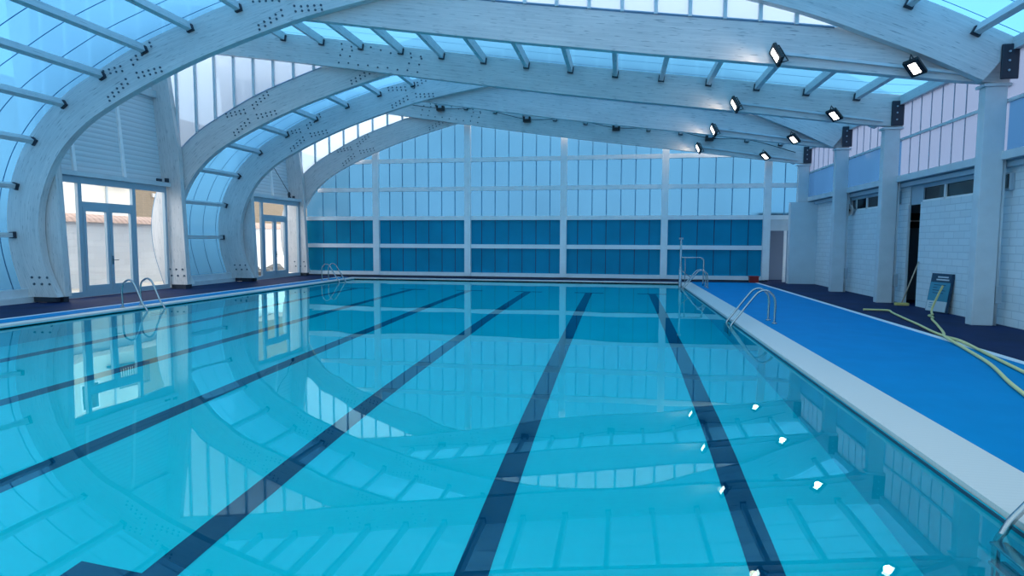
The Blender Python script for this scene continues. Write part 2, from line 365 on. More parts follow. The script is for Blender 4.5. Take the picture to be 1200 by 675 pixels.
def build_plane(p):
    k, fy, ay, cy = p; vis = k != 'O'
    nm = {'O':'unseen','A':'nearest','B':'second','C':'third','D':'farthest'}[k]
    # curved arch
    t = thing('glulam_arch', {'A':'whitewashed curved timber arch nearest the camera, foot beside the nearest glass door','B':'whitewashed curved timber arch springing beside the far jamb of the nearer glass door','C':'whitewashed curved timber arch third from the camera, foot before the farther glass door','D':'whitewashed curved timber arch framing the blue end wall','O':'whitewashed curved timber arch over the camera end of the pool'}[k], 'roof arch', (-13.9, ay, 0), 'curved roof arches')
    MB().strip(LOWS, UPPS, ay, ay+TH).build('arch_rib', M['wood'], t)
    if vis:
        for s in (44, 60): bolts_on(t, cluster(s), ay, .024)
        if k in 'AC': bolts_on(t, [(-14.15+.22*i+.06*j, .62-.16*j) for i in range(3) for j in range(2)], ay, .03)
    mb = MB(); mb.box(-14.15, -13.55, ay+.02, ay+.16, .02, .14); mb.build('base_shoe', M['steel_dark'], t)
    # straight sloping beam with its post on the door side
    t = thing('roof_beam', {'A':'long sloping whitewashed timber beam behind the nearest arch, under the white clerestory strip','B':'long sloping whitewashed timber beam second from the camera, carried by the post beside the nearer glass door','C':'long sloping whitewashed timber beam behind the third arch','D':'long sloping whitewashed timber beam across the top of the blue end wall','O':'long sloping whitewashed timber beam over the camera end'}[k], 'roof beam', (6.6, fy, 4.5), 'sloping roof beams')
    xs = [-14.9+(7.0+14.9)*i/24 for i in range(25)]
    MB().strip([(x, flat_lo(x)) for x in xs], [(x, flat_hi(x)) for x in xs], fy, fy+TH).build('beam_body', M['wood'], t)
    pts = []
    for i in range(9):
        x = -8.2+.3*i
        pts.append((x, flat_lo(x)+.13+.02*(i%2))); pts.append((x+.1, flat_hi(x)-.13-.05*(i%3)))
        if i in (0, 1, 7, 8): pts.append((x+.05, flat_lo(x)+.34)); pts.append((x+.12, flat_lo(x)+.5))
    if k in 'BD': bolts_on(t, pts, fy, .024)
    b = MB(); x0, x1 = 3.05, 6.5
    b.bar((x0, fy-.04, flat_lo(x0)+.2), (x1, fy-.04, flat_lo(x1)+.12), .05, .05); b.lathe([(.05,0),(.05,.06)], (x0, fy, flat_lo(x0)+.2), 10, (0,-1,0))
    b.build('conduit', M['white_metal'], t)
    # left post
    if vis:
        t = thing('timber_post', {'A':'tall whitewashed timber post behind the nearest arch','B':'tall leaning whitewashed timber post on the far side of the nearer glass door','C':'tall whitewashed timber post behind the third arch','D':'tall leaning whitewashed timber post on the far side of the farther glass door'}[k], 'post', (-13.8, fy, 0), 'leaning posts on the door side')
        poly = [(-14.19,.14),(-13.43,.14),(-13.47,1.2),(-13.52,2.6),(-13.58,4.24),(-13.93,6.9),(-14.0,flat_lo(-14.0)),(-14.72,flat_lo(-14.72)),(-14.64,6.6)]
        m = MB(); 
        lo = [(-13.43,.14),(-13.47,1.2),(-13.52,2.6),(-13.58,4.24),(-13.93,6.9),(-14.0,flat_lo(-14.0))]; hi = [(-14.19,.14),(-14.27,1.2),(-14.37,2.6),(-14.48,4.24),(-14.66,6.9),(-14.72,flat_lo(-14.72))]
        m.strip(hi, lo, fy, fy+TH); m.build('post_body', M['wood'], t)
        if k in 'BD': bolts_on(t, [(-14.02+.22*i+.05*j, .62-.2*j) for i in range(3) for j in range(2)], fy, .03)
        MB().box(-14.0, -13.5, fy+.02, fy+.16, .0, .14).build('base_shoe', M['steel_dark'], t)
    # right steel column
    t = thing('steel_column', {'A':'white steel column nearest the camera, right of the leaning notice board','B':'white steel column second from the camera, before the dark doorway','C':'white steel column third from the camera, right of the blank white end block','D':'white steel column farthest away, rising above the white end block','O':'white steel column beside the camera end'}[k], 'column', (6.76, cy+.11, 0), 'white steel columns along the changing rooms')
    MB().box(6.57, 6.94, cy, cy+.22, 0 if k != 'D' else 3.06, 4.42).build('shaft', M['white_metal'], t, bevel=.012)
    MB().box(6.53, 7.02, cy-.04, cy+.27, 4.42, 4.47).build('cap_plate', M['white_metal'], t)
    yb = min(fy, ay)-.03
    m = MB(); m.box(6.70, 7.0, yb-.02, yb+.03, 4.5, 5.12)
    o = m.build('beam_bracket', M['steel_dark'], t, bevel=.02)
    for z in (4.65, 4.82, 4.98): MB().lathe([(.02,0),(.02,.02)], (6.82, yb-.02, z), 8, (0,-1,0)).build('bolt', M['frame'], o)
    if k in 'ABCO':
        b = MB(); b.tube([(6.99, cy+.06, .0),(6.99, cy+.06, 3.1)], .03)
        b.build('downpipe', M['white_metal'], t)
        MB().box(6.95, 7.05, cy-.02, cy+.08, .42, .75).build('pipe_box', M['lamp_grey'], t, bevel=.01)
for p in PLANES: build_plane(p)

# ------------------------------------------------------------------ purlins
ORD = 'first second third fourth fifth sixth seventh eighth ninth tenth eleventh twelfth thirteenth fourteenth fifteenth sixteenth seventeenth eighteenth nineteenth twentieth twenty-first twenty-second'.split()
def purlin(x, z, tx, tz, y0, y1, label, group, w=.12, h=.2, offs=.0, hang1=True):
    t = thing('roof_purlin', label, 'purlin', (x, (y0+y1)/2, z), group)
    n = (-tz, tx)                                 # outward
    c = (x-n[0]*h/2, z-n[1]*h/2)
    MB().obox((c[0], (y0+y1)/2, c[1]), (tx,0,tz), (0,1,0), (n[0],0,n[1]), w, y1-y0, h).build('timber', M['purlin'], t)
    for yy in ((y1-.035,) if hang1 else ()):
        m = MB(); e = (x-n[0]*(h+.012), z-n[1]*(h+.012))
        m.obox((e[0], yy, e[1]), (tx,0,tz), (0,1,0), (n[0],0,n[1]), w+.05, .07, .025)
        for s in (-1, 1):
            m.obox((c[0]+tx*s*(w/2+.012)-n[0]*.03, yy, c[1]+tz*s*(w/2+.012)-n[1]*.03), (tx,0,tz), (0,1,0), (n[0],0,n[1]), .02, .07, h*.75)
        m.build('hanger', M['steel_dark'], t)
def curved_bay(y0, y1, phrase, grp):
    for i, ((x, z), (tx, tz)) in enumerate(arc_points(UPPS, 1.27, 1.55)):
        purlin(x+tz*.06, z-tx*.06, tx, tz, y0, y1, 'whitewashed purlin of %s, %s up from the door-side deck' % (phrase, ORD[i]), grp, w=.11, h=.17)
def flat_bay(y0, y1, phrase, grp):
    i = 0; x = -13.55
    while x < 6.6:
        s = (flat_hi(x+.1)-flat_hi(x-.1))/.2; l = math.hypot(1, s)
        purlin(x, flat_hi(x)+.0, 1/l, s/l, y0, y1, 'whitewashed purlin of %s, %s from the door side' % (phrase, ORD[i]), grp, w=.11, h=.2)
        x += 1.215; i += 1
curved_bay(8.38, 12.68, 'the nearest curved roof bay', 'purlins of the nearest curved bay')
flat_bay(13.06, 17.2, 'the nearer flat sloping roof bay', 'purlins of the nearer flat bay')
curved_bay(17.58, 20.7, 'the farther curved roof bay', 'purlins of the farther curved bay')
flat_bay(21.08, 24.75, 'the farther flat sloping roof bay', 'purlins of the farther flat bay')

# ------------------------------------------------------------------ roof glazing
def bars_along(pts, ys, w=.026, th=.012):
    m = MB()
    for y in ys: m.sheet([p for p in pts], y-w/2, y+w/2, -th)
    return m
def curved_glass(y0, y1, n, label):
    o = MB().sheet(UPPS, y0, y1, .02).build('ceiling', M['roof_curved'], None, (-4, y0, 6)); struct(o, label, 'roof glazing')
    bars_along([(p[0], p[1]) for p in UPPS], [y0+(y1-y0)*(i+.5)/n for i in range(n)]).build('glazing_seams', M['seam'], o)
def flat_glass(y0, y1, n, label, mat='roof'):
    xs = [-14.9+(7.1+14.9)*i/24 for i in range(25)]; pts = [(x, flat_hi(x)+.005) for x in xs]
    o = MB().sheet(pts, y0, y1, .02).build('ceiling', M[mat], None, (-4, y0, 6)); struct(o, label, 'roof glazing')
    bars_along(pts, [y0+(y1-y0)*(i+.5)/n for i in range(n)]).build('glazing_seams', M['seam'], o)
curved_glass(8.2, 12.86, 6, 'blue curved polycarbonate roof of the nearest bay')
flat_glass(12.88, 17.38, 6, 'blue flat polycarbonate roof of the nearer door bay')
curved_glass(17.4, 20.88, 5, 'blue curved polycarbonate roof of the farther curved bay')
flat_glass(20.9, 24.93, 5, 'blue flat polycarbonate roof of the farther door bay')
flat_glass(-3.0, 8.18, 13, 'unseen pale roof sheet added over the camera end to tint the light', 'light_sheet')  # unseen sheet, added to tint the light from the camera end

# clerestory glass where arch and sloping beam part company
wn = [1]
def clerestory(y, side, label):
    xs = []
    if side == 'left': rng = (-14.05, -8.4); lo, hi = arch_hi, flat_lo
    else: rng = (-5.2, 5.4); lo, hi = flat_hi, arch_lo
    x = rng[0]
    while x <= rng[1]:
        if hi(x)-lo(x) > .0: xs.append(x)
        x += .05
    if len(xs) < 6: return
    a, b = xs[0], xs[-1]; n = 24; q = [a+(b-a)*i/n for i in range(n+1)]
    o = MB().curtain([(x, lo(x)-.03) for x in q], [(x, max(lo(x), hi(x))+.03) for x in q], y).build('window_%d' % wn[0], M['clear'], None, ((a+b)/2, y, 6)); wn[0] += 1
    struct(o, label, 'clerestory window')
    m = MB(); x = a+.35
    while x < b-.1:
        m.box(x-.035, x+.035, y-.05, y+.03, lo(x)-.02, hi(x)+.02); x += .66
    m.build('mullions', M['white_metal'], o)
for k, fy, ay, cy in PLANES[1:]:
    yy = {'A': 12.875, 'B': 17.39, 'C': 20.89, 'D': 24.94}[k]
    n = {'A':'nearest','B':'second','C':'third','D':'farthest'}[k]
    clerestory(yy, 'left', 'white clerestory glass left of the %s arch' % n); clerestory(yy, 'right', 'white clerestory strip over the %s sloping beam' % n)

# ------------------------------------------------------------------ gable end wall
GY = 25.35
def gtop(x): return min(arch_lo(x) if x > -13.8 else 2, flat_lo(x))+.25
POSTX = [-10.44, -6.36, -2.31, 1.73, 5.6]; RAILZ = [.13, 1.33, 2.52, 3.75, 4.95]
wb = thing('wall_back', 'tall blue glazed end wall with white posts and rails', 'end wall', (0, GY, 0), kind='structure')
xs = [-13.75+(7.3+13.75)*i/60 for i in range(61)]
def gup(x): return max(2.45, min(gtop(max(x,-13.7)), 9)) if x > -13.72 else 3.0
MB().curtain([(x, 2.45) for x in xs], [(x, gup(x)) for x in xs], GY+.05).build('upper_panels', M['side'], wb)
MB().box(-13.9, 5.6, GY+.05, GY+.07, .1, 2.5).build('lower_panels', M['dark_panel'], wb)
m = MB(); x = -13.4
edges = [-13.6]+POSTX+[6.9]
for a, b in zip(edges, edges[1:]):
    n = max(1, round((b-a)/.62)); 
    for i in range(1, n):
        x = a+(b-a)*i/n
        m.box(x-.014, x+.014, GY+.03, GY+.06, 2.5, gup(x))
m.build('panel_seams', simple('gable_seam', (.10,.30,.46), .7), wb)
m = MB()
for a, b in zip(edges, edges[1:]):
    n = max(1, round((b-a)/.62))
    for i in range(1, n):
        x = a+(b-a)*i/n
        if x < 5.5: m.box(x-.012, x+.012, GY+.04, GY+.056, .15, 2.5)
m.build('lower_panel_seams', simple('lower_seam', (.004,.045,.12), .5), wb)
for z in RAILZ:
    x0 = -13.8; 
    if z > 3: 
        x0 = next(x for x in xs if gup(x) > z)-.1
    x1 = 5.6 if z < 2 else 7.0
    MB().box(x0, x1, GY-.06, GY+.06, z-.085, z+.085).build('rail', M['rail_white'], wb)
for x in POSTX: MB().box(x-.13, x+.13, GY-.14, GY+.04, .08, gup(x)).build('post', M['rail_white'], wb)
MB().box(-14, 5.7, GY-.1, GY+.1, 0, .06).build('shadow_strip', M['steel_dark'], wb)  # dark strip paints the shade under the raised bottom rail
# doorway at the gable's right end
d = thing('door_3', 'open doorway at the right end of the blue end wall', 'doorway', (6.0, GY, 0), kind='structure')
MB().box(5.72, 6.9, GY-.03, GY+.06, 2.0, 2.45).build('header_panel', M['white_metal'], d)
MB().box(6.27, 6.36, GY-.04, GY+.06, 0, 2.0).build('door_edge', M['rail_white'], d)
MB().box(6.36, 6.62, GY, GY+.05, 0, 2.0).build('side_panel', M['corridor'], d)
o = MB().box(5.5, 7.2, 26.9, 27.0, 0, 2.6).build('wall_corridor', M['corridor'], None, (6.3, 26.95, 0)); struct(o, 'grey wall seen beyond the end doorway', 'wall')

o = MB().box(5.4, 9.7, 25.45, 27.0, 2.6, 2.7).build('sky_blocker_top', M['corridor'], None, (7, 26, 2.6)); struct(o, 'unseen slab added beyond the end doorway to block the sky', 'ceiling')  # added to keep sky light off the doorway strips from behind
o = MB().box(5.3, 5.4, 25.45, 27.0, 0, 2.7).build('sky_blocker_side', M['corridor'], None, (5.35, 26, 0)); struct(o, 'unseen side slab added beyond the end doorway to block the sky', 'wall')  # added side piece, blocks sky light behind the doorway
# ------------------------------------------------------------------ left wall: doors and cladding
def door_bay(name, X, y0, y1, mull, label, crate):
    t = thing(name, label, 'glass door', (X, (y0+y1)/2, 0), kind='structure')
    m = MB(); f = .045
    m.box(X-f, X+f, y0, y1, 3.02, 3.2); m.box(X-f, X+f, y0, y1, .02, .16)
    m.box(X-f, X+f, y0, y0+.1, .16, 3.02); m.box(X-f, X+f, y1-.09, y1, .16, 3.02)
    a, b, c = mull
    for y in (a, c): m.box(X-f, X+f, y-.06, y+.06, .16, 3.02)
    m.box(X-f, X+f, a+.06, c-.06, 2.42, 2.55)
    m.build('door_frame', M['frame'], t)
    for s, (p, q) in enumerate(((a+.06, b), (b, c-.06))):
        l = MB(); l.box(X-.03, X+.05, p+.01, p+.1, .16, 2.42); l.box(X-.03, X+.05, q-.1, q-.01, .16, 2.42); l.box(X-.03, X+.05, p+.1, q-.1, .16, .32); l.box(X-.03, X+.05, p+.1, q-.1, 2.3, 2.42)
        lf = l.build('door_leaf', M['frame'], t)
        MB().paneX(X, p+.1, q-.1, .32, 2.3).build('pane', M['glass'], lf)
        if s == 1:
            h = MB(); h.box(X+.05, X+.065, p+.03, p+.07, .86, 1.1); h.tube([(X+.06,p+.05,.98),(X+.11,p+.05,.98),(X+.11,p+.19,.98)], .012); h.build('handle', M['stainless'], lf)
    g = MB(); g.paneX(X, y0+.1, a-.06, .16, 3.02); g.paneX(X, c+.06, y1-.09, .16, 3.02); g.paneX(X, a+.06, c-.06, 2.55, 3.02)
    g.build('fixed_panes', M['glass'], t)
    MB().box(X-.12, X+.16, y0-.05, y1+.2, 3.2, 3.32).build('lintel', M['white_metal'], t)
gm, gnt, gout = newmat('door_glass')
ga = N(gnt, 'ShaderNodeBsdfTransparent'); ga.inputs[0].default_value = (.93,.96,.97,1); gb = N(gnt, 'ShaderNodeBsdfGlossy'); gb.inputs['Roughness'].default_value = .02
gx = N(gnt, 'ShaderNodeMixShader'); gx.inputs[0].default_value = .05; gnt.links.new(ga.outputs[0], gx.inputs[1]); gnt.links.new(gb.outputs[0], gx.inputs[2]); gnt.links.new(gx.outputs[0], gout.inputs[0])
M['glass'] = gm
door_bay('door_1', -14.05, 13.06, 17.15, (14.0, 14.92, 15.83), 'pale blue framed double glass door between the nearest arch and the second', 0)
door_bay('door_2', -13.8, 21.2, 24.75, (21.95, 22.82, 23.72), 'pale blue framed double glass door in the farther bay beside the end wall', 0)
for i, (y0, y1, lab) in enumerate(((13.06, 17.2, 'white ribbed cladding wall above the nearer glass door'), (21.08, 24.75, 'white ribbed cladding wall above the farther glass door'))):
    m = MB(); lo = [(-14.22, 3.3), (-14.62, flat_hi(-14.62))]
    m.hexa([(-14.26,y0,3.3),(-14.2,y0,3.3),(-14.2,y1,3.3),(-14.26,y1,3.3),(-14.62,y0,7.9),(-14.56,y0,7.9),(-14.56,y1,7.9),(-14.62,y1,7.9)])
    o = m.build('wall_left' if i == 0 else 'wall_left.001', M['clad'], None, (-14.3, (y0+y1)/2, 0)); struct(o, lab, 'wall')
    b = MB()
    for f in (.24, .64):
        y = y0+(y1-y0)*f; b.bar((-14.17, y, 3.3), (-14.53, y, 7.9), .09, .06, up=(1,0,0))
    b.build('cover_strips', M['rail_white'], o)
    MB().bar((-14.34, y0+.0, 6.05), (-14.34, y1, 6.05), .14, .22).build('wall_purlin', M['purlin'], o)
    b = MB(); b.box(-13.98, -13.94, y1-.5, y1-.3, 3.34, 3.42); b.box(-13.98, -13.94, y1-.15, y1+.0, 3.34, 3.46); b.build('wall_clips', M['steel_dark'], o)
t = thing('brace_rod', 'thin dark bracing rod slanting above the farther glass door', 'brace rod', (-14.0, 24.3, 3.4))
MB().tube([(-14.22, 22.4, 5.6), (-13.95, 24.35, 3.5)], .012).build('rod', M['steel_dark'], t)
MB().lathe([(.02,0),(.06,.05),(.06,.14),(.03,.2)], (-13.95, 24.3, 3.4), 10).build('anchor', M['steel_dark'], t)
o = MB().paneX(-14.25, -3, 8.1, 0, 8.3).build('light_sheet_left', M['light_sheet'], None, (-14.25, 2.5, 0)); struct(o, 'unseen pale sheet added beside the camera end to tint the light', 'wall')  # added out of view, filters light entering from the left
m = MB(); m.curtain([(-14.3,0),(7.2,0)], [(-14.3,8.3),(7.2,5.2)], -3.0)
o = m.build('light_sheet_front', M['light_sheet'], None, (-3.5, -3.04, 0)); struct(o, 'unseen pale sheet added behind the camera to tint the light', 'wall')  # added behind the camera, filters the light from the open end
# sills at the bottom of the curved glazing
for i, (y0, y1, lab) in enumerate(((8.4, 12.68, 'white box sill under the nearest curved glazing'), (17.6, 20.7, 'white box sill under the farther curved glazing'))):
    m = MB(); m.box(-14.5, -14.28, y0, y1+.1, .14, .33); m.box(-14.5, -14.16, y0, y1+.16, 0, .14)
    o = m.build('trim_%d' % (i+1), M['white_metal'], None, (-14.4, (y0+y1)/2, 0)); struct(o, lab, 'sill')

# ------------------------------------------------------------------ right side: changing-room wall
WX = 7.17
def wallbox(name, x0, x1, y0, y1, z0, z1, mat, label):
    o = MB().box(x0, x1, y0, y1, z0, z1).build(name, mat, None, ((x0+x1)/2, (y0+y1)/2, z0)); struct(o, label, 'wall'); return o
wallbox('wall_right', WX, WX+.2, -3.0, 13.3, 0, 3.0, M['brick'], 'painted block wall right of the nearest steel column')
wallbox('wall_right.001', WX, WX+.2, 13.3, 16.46, 0, 2.54, M['brick'], 'painted block wall behind the leaning notice board')
wallbox('wall_right.002', WX, WX+.04, 17.08, 18.0, 0, 3.0, M['brick'], 'narrow painted block pier left of the dark doorway')
wallbox('wall_right.003', WX, WX+.2, 18.0, 21.2, 0, 2.54, M['brick'], 'painted block wall between the second and third columns')
wallbox('wall_right.004', WX, WX+.2, 21.2, 24.5, 0, 3.06, M['brick'], 'painted block wall of the farthest changing-room bay')
wallbox('wall_right.005', 6.24, WX+.02, 24.38, 24.7, 0, 3.04, M['plain'], 'blank white end block in front of the farthest column')
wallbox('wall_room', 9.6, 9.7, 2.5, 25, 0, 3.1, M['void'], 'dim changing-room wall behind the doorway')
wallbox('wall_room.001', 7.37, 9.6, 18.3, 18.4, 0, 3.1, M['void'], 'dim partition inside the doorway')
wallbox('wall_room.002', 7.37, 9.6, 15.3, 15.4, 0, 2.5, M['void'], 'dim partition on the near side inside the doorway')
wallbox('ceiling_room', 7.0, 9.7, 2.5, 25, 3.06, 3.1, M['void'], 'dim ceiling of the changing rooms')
# window strips (dark)
def window_strip(n, y0, y1, mulls, label, blue=None):
    t = thing('window_%d' % n, label, 'window', (WX+.08, (y0+y1)/2, 2.54), kind='structure')
    MB().box(WX+.08, WX+.1, y0, y1, 2.54, 3.0).build('pane', M['window_dark'], t)
    m = MB(); m.box(WX+.04, WX+.1, y0, y1, 2.54, 2.59)
    for y in mulls: m.box(WX+.04, WX+.1, y-.03, y+.03, 2.54, 3.0)
    m.build('window_frame', M['rail_white'], t)
    if blue: MB().paneX(WX+.05, blue[0], blue[1], 2.59, 2.9).build('blue_pane', M['blue_panel'], t)
    MB().box(WX+.03, WX+.14, y0, y1, 2.88, 3.05).build('header', M['frame'], t)
window_strip(20, 13.3, 16.46, (15.45,), 'dark high window strip above the notice board wall')
window_strip(21, 18.2, 21.1, (19.93, 20.7), 'dark high window between the second and third columns', (19.96, 20.7))
# doorway piece above the opening
t = thing('door_4', 'dark open doorway in the changing-room wall beside the second column', 'doorway', (WX, 16.77, 0), kind='structure')
MB().box(WX+.05, WX+.1, 16.46, 17.08, 2.5, 3.0).build('transom_panel', M['frame'], t)
MB().box(WX-.015, WX+.04, 17.05, 17.08, 0, 2.5).build('jamb', M['white_metal'], t)
t = thing('sign_plate', 'dark sign plate with pale bars seen inside the dark doorway', 'sign', (8.2, 18.2, 2.0))
MB().box(7.42, 8.3, 18.24, 18.3, 1.95, 2.35).build('plate', M['black'], t)
MB().box(7.42, 8.3, 18.22, 18.24, 2.12, 2.16).build('pale_bar', M['horn'], t)
# lintel beams, shutter boxes, upper wall panels per bay
def upper(name, y0, y1, lower_mat, label, seams=True, shutter=True):
    X = 6.98
    t = thing(name, label, 'wall panels', (X, (y0+y1)/2, 3.2), kind='structure')
    top = 5.16
    MB().paneX(X, y0, y1, 4.15, top).build('upper_panel', M['pale_panel'], t)
    MB().paneX(X, y0, y1, 3.2, 4.15).build('lower_panel', lower_mat, t)
    MB().box(X-.03, X+.03, y0, y1, 4.13, 4.19).build('mid_rail', M['white_metal'], t)
    m = MB(); n = round((y1-y0)/.5)
    for i in range(1, n):
        y = y0+(y1-y0)*i/n; m.box(X-.012, X+.005, y-.012, y+.012, 3.22 if lower_mat is M['pale_panel'] else 4.18, top)
    m.build('panel_seams', M['seam_pale'], t)
    MB().box(X-.08, X+.06, y0, y1, 3.09, 3.24).build('lintel', M['white_metal'], t)
    if shutter:
        MB().box(X+.06, X+.3, y0, y1, 2.96, 3.16).build('shutter_box', M['frame'], t)
    MB().box(X-.1, X+.08, y0, y1, 5.02, 5.24).build('eave_beam', M['purlin'], t)
M['seam_pale'] = simple('pale_panel_seam', (.36,.38,.46), .7)
upper('wall_right_upper', 8.05, 12.83, M['blue_panel'], 'pale and blue upper wall panels right of the nearest column', shutter=True)
upper('wall_right_upper.001', 12.83, 17.2, M['pale_panel'], 'pale lilac upper wall panels between the first and second columns')
upper('wall_right_upper.002', 17.2, 20.72, M['blue_panel'], 'pale over blue upper wall panels between the second and third columns')
upper('wall_right_upper.003', 20.72, 25.4, M['blue_panel'], 'pale over blue upper wall panels between the third and farthest columns')
upper('wall_right_upper.004', -3.0, 8.05, M['pale_panel'], 'unseen pale upper panels added to close off the camera end')  # unseen panels, added with the sheets that shape the camera-end light

# ------------------------------------------------------------------ ground, deck, pool
o = MB().box(-60, -14.95, -30, 70, -.35, -.03).build('ground', M['ground'], None, (-40, 20, -.3)); struct(o, 'beige concrete ground outside the glass doors', 'ground')
o = MB().box(7.4, 60, -30, 70, -.35, -.05).build('ground.001', M['ground'], None, (40, 20, -.3)); struct(o, 'ground beyond the changing rooms', 'ground')
o = MB().box(-14.95, 7.4, 28, 70, -.35, -.05).build('ground.002', M['ground'], None, (0, 50, -.3)); struct(o, 'ground behind the blue end wall', 'ground')
m = MB()
m.box(-14.95, PX0-.3, -3, 28, -.3, 0); m.box(PX1+.5, 9.7, -3, 28, -.3, 0); m.box(PX0-.3, PX1+.5, PY1+.45, 28, -.3, 0); m.box(PX0-.3, PX1+.5, -3, PY0-.5, -.3, 0)
o = m.build('floor', M['deck'], None, (0, 12, 0)); struct(o, 'dark navy tiled deck around the pool', 'deck')
# coping
def coping(n, x0, x1, y0, y1, lip, label):
    o = MB().box(x0, x1, y0, y1, -.3, .012).build('trim_%d' % n, M['coping'], None, ((x0+x1)/2, (y0+y1)/2, 0)); struct(o, label, 'pool coping'); return o
coping(10, PX1+.012, PX1+.5, PY0-.5, PY1+.45, 0, 'white ribbed tile coping on the blue mat side of the pool')
coping(11, PX0-.3, PX0-.015, PY0-.5, PY1+.45, 0, 'white tile coping on the glass door side of the pool')
coping(12, PX0-.03, PX1+.03, PY1+.03, PY1+.45, 0, 'white tile coping under the blue end wall')
coping(13, PX0-.03, PX1+.03, PY0-.5, PY0-.03, 0, 'white tile coping at the camera end')
m = MB()                                     # dark strips paint in the shadow gap at the water line
m.box(PX1-.006, PX1+.012, PY0, PY1, -.06, -.030); m.box(PX0-.03, PX0, PY0, PY1, -.3, -.035); m.box(PX0, PX1, PY1, PY1+.03, -.3, -.02); m.box(PX0, PX1, PY0-.03, PY0, -.3, -.02)
o = m.build('trim_14', simple('waterline_shadow', (.02,.07,.12), .6), None, (0, 12, 0)); struct(o, 'dark strip painting the shadow gap along the water line', 'joint')
# mats
o = MB().box(PX1+.5, 5.08, 1.0, 24.35, 0, .014).build('rubber_mat', M['mat'], None, (3.9, 12.6, 0)); tag(o, 'wide bright blue rubber matting along the changing-room side of the pool', 'floor mat')
o = MB().box(-11.62, -11.18, 1.0, 24.0, 0, .012).build('rubber_mat.001', M['mat'], None, (-11.4, 12.6, 0)); tag(o, 'narrow bright blue rubber matting strip on the glass door side of the pool', 'floor mat')
o = MB().box(5.08, 5.2, 1.0, 24.4, 0, .02).build('trim_15', M['white_line'], None, (5.14, 12.6, 0)); struct(o, 'white edge strip between blue mat and dark deck', 'edge strip')
o = MB().box(-11.7, -11.62, 1.0, 24.2, 0, .02).build('trim_16', M['white_line'], None, (-11.66, 12.6, 0)); struct(o, 'white edge strip of the narrow blue mat', 'edge strip')
# basin
FL = [(PY0, -1.75), (4.0, -1.85), (13.0, -2.3), (PY1, -2.2)]
def floor_z(y): return interp(FL, y)
m = MB()
def quad(mb, *p): mb.face([mb.bm.verts.new(q) for q in p])
for (a, za), (b, zb) in zip(FL, FL[1:]): quad(m, (PX0,a,za),(PX1,a,za),(PX1,b,zb),(PX0,b,zb))
bas = m.build('pool_basin', M['pool_floor'], None, (-4.3, 12, -2.2)); struct(bas, 'turquoise tiled pool basin with navy lane lines', 'pool')
m = MB()
for X in (PX0, PX1):
    for (a, za), (b, zb) in zip(FL, FL[1:]): quad(m, (X,a,za),(X,b,zb),(X,b,-.02),(X,a,-.02))
m.build('basin_walls', simple('pool_wall_tile', (.003,.56,.70), .5), bas)
m = MB()
quad(m, (PX0,PY0,FL[0][1]),(PX1,PY0,FL[0][1]),(PX1,PY0,-.02),(PX0,PY0,-.02)); quad(m, (PX0,PY1,FL[-1][1]),(PX1,PY1,FL[-1][1]),(PX1,PY1,-.02),(PX0,PY1,-.02))
m.build('basin_end_walls', M['pool_floor'], bas)
LX = [PX0+(PX1-PX0)*(i+.5)/6 for i in range(6)]
def flooring(mb, x0, x1, y0, y1):
    ys = [y0]+[f[0] for f in FL if y0 < f[0] < y1]+[y1]
    for a, b in zip(ys, ys[1:]): quad(mb, (x0,a,floor_z(a)+.006),(x1,a,floor_z(a)+.006),(x1,b,floor_z(b)+.006),(x0,b,floor_z(b)+.006))
for x in LX:
    m = MB(); flooring(m, x-.125, x+.125, 3.42, PY1-2.0); flooring(m, x-.62, x-.125, 3.42, 3.7); flooring(m, x+.125, x+.62, 3.42, 3.7)
    flooring(m, x-.5, x-.125, PY1-2.25, PY1-2.0); flooring(m, x+.125, x+.5, PY1-2.25, PY1-2.0)
    m.build('lane_line', M['lane'], bas)
m = MB(); quad(m, (PX0,PY0,WL),(PX1,PY0,WL),(PX1,PY1,WL),(PX0,PY1,WL))
o = m.build('pool_water', M['water'], None, (-4.3, 12, WL)); tag(o, 'still clear turquoise water filling the pool and mirroring the roof', 'water', None, 'stuff')
if o.data.polygons[0].normal.z < 0: o.data.flip_normals()

# ------------------------------------------------------------------ pool ladders
def ladder(xe, side, yc, label, half=.25, top=.64, rear=.68, treads=4, front=.13):
    """side +1: deck on +X side of the edge xe"""
    t = thing('pool_ladder', label, 'pool ladder', (xe, yc, 0), 'stainless pool ladders')
    for s in (-1, 1):
        y = yc+s*half
        raw = [(rear,.016),(rear,.2),(rear,top*.62),(rear-.04,top*.86),(rear-.16,top),(rear-.16-(rear+front)*.15,top*.97),(rear-.16-(rear+front)*.28,top*.8),(.15-front,.14),(.04-front,-.02),(-front,-.2),(-front,-.6),(-front,-1.25)]
        pts = smooth_curve(raw, 4)
        r = MB().tube([(xe+side*a, y, z) for a, z in pts], .021, 10)
        rl = r.build('rail', M['stainless'], t)
        MB().lathe([(.05,0),(.045,.02),(.025,.025)], (xe+side*rear, y, .0145), 12).build('foot_flange', M['stainless'], rl)
    for i in range(treads):
        z = -.22-.27*i
        m = MB(); m.box(min(xe-side*(front-.05), xe-side*(front+.04)), max(xe-side*(front-.05), xe-side*(front+.04)), yc-half, yc+half, z, z+.035); m.build('tread', M['stainless'], t, bevel=.006)
ladder(PX1+.02, 1, 12.42, 'stainless pool ladder on the blue mat side, midway along the pool')
ladder(PX1+.02, 1, 21.45, 'stainless pool ladder on the blue mat side at the far corner', top=.6)
ladder(PX1+.02, 1, 3.45, 'stainless pool ladder on the blue mat side, nearest the camera', rear=.75, top=.7)
ladder(PX0+.0, -1, 12.35, 'stainless pool ladder on the glass door side, before the nearer door', rear=.3, half=.27, front=.36)
ladder(PX0+.0, -1, 22.1, 'stainless pool ladder on the glass door side at the far corner', rear=.45, half=.27, front=.3)
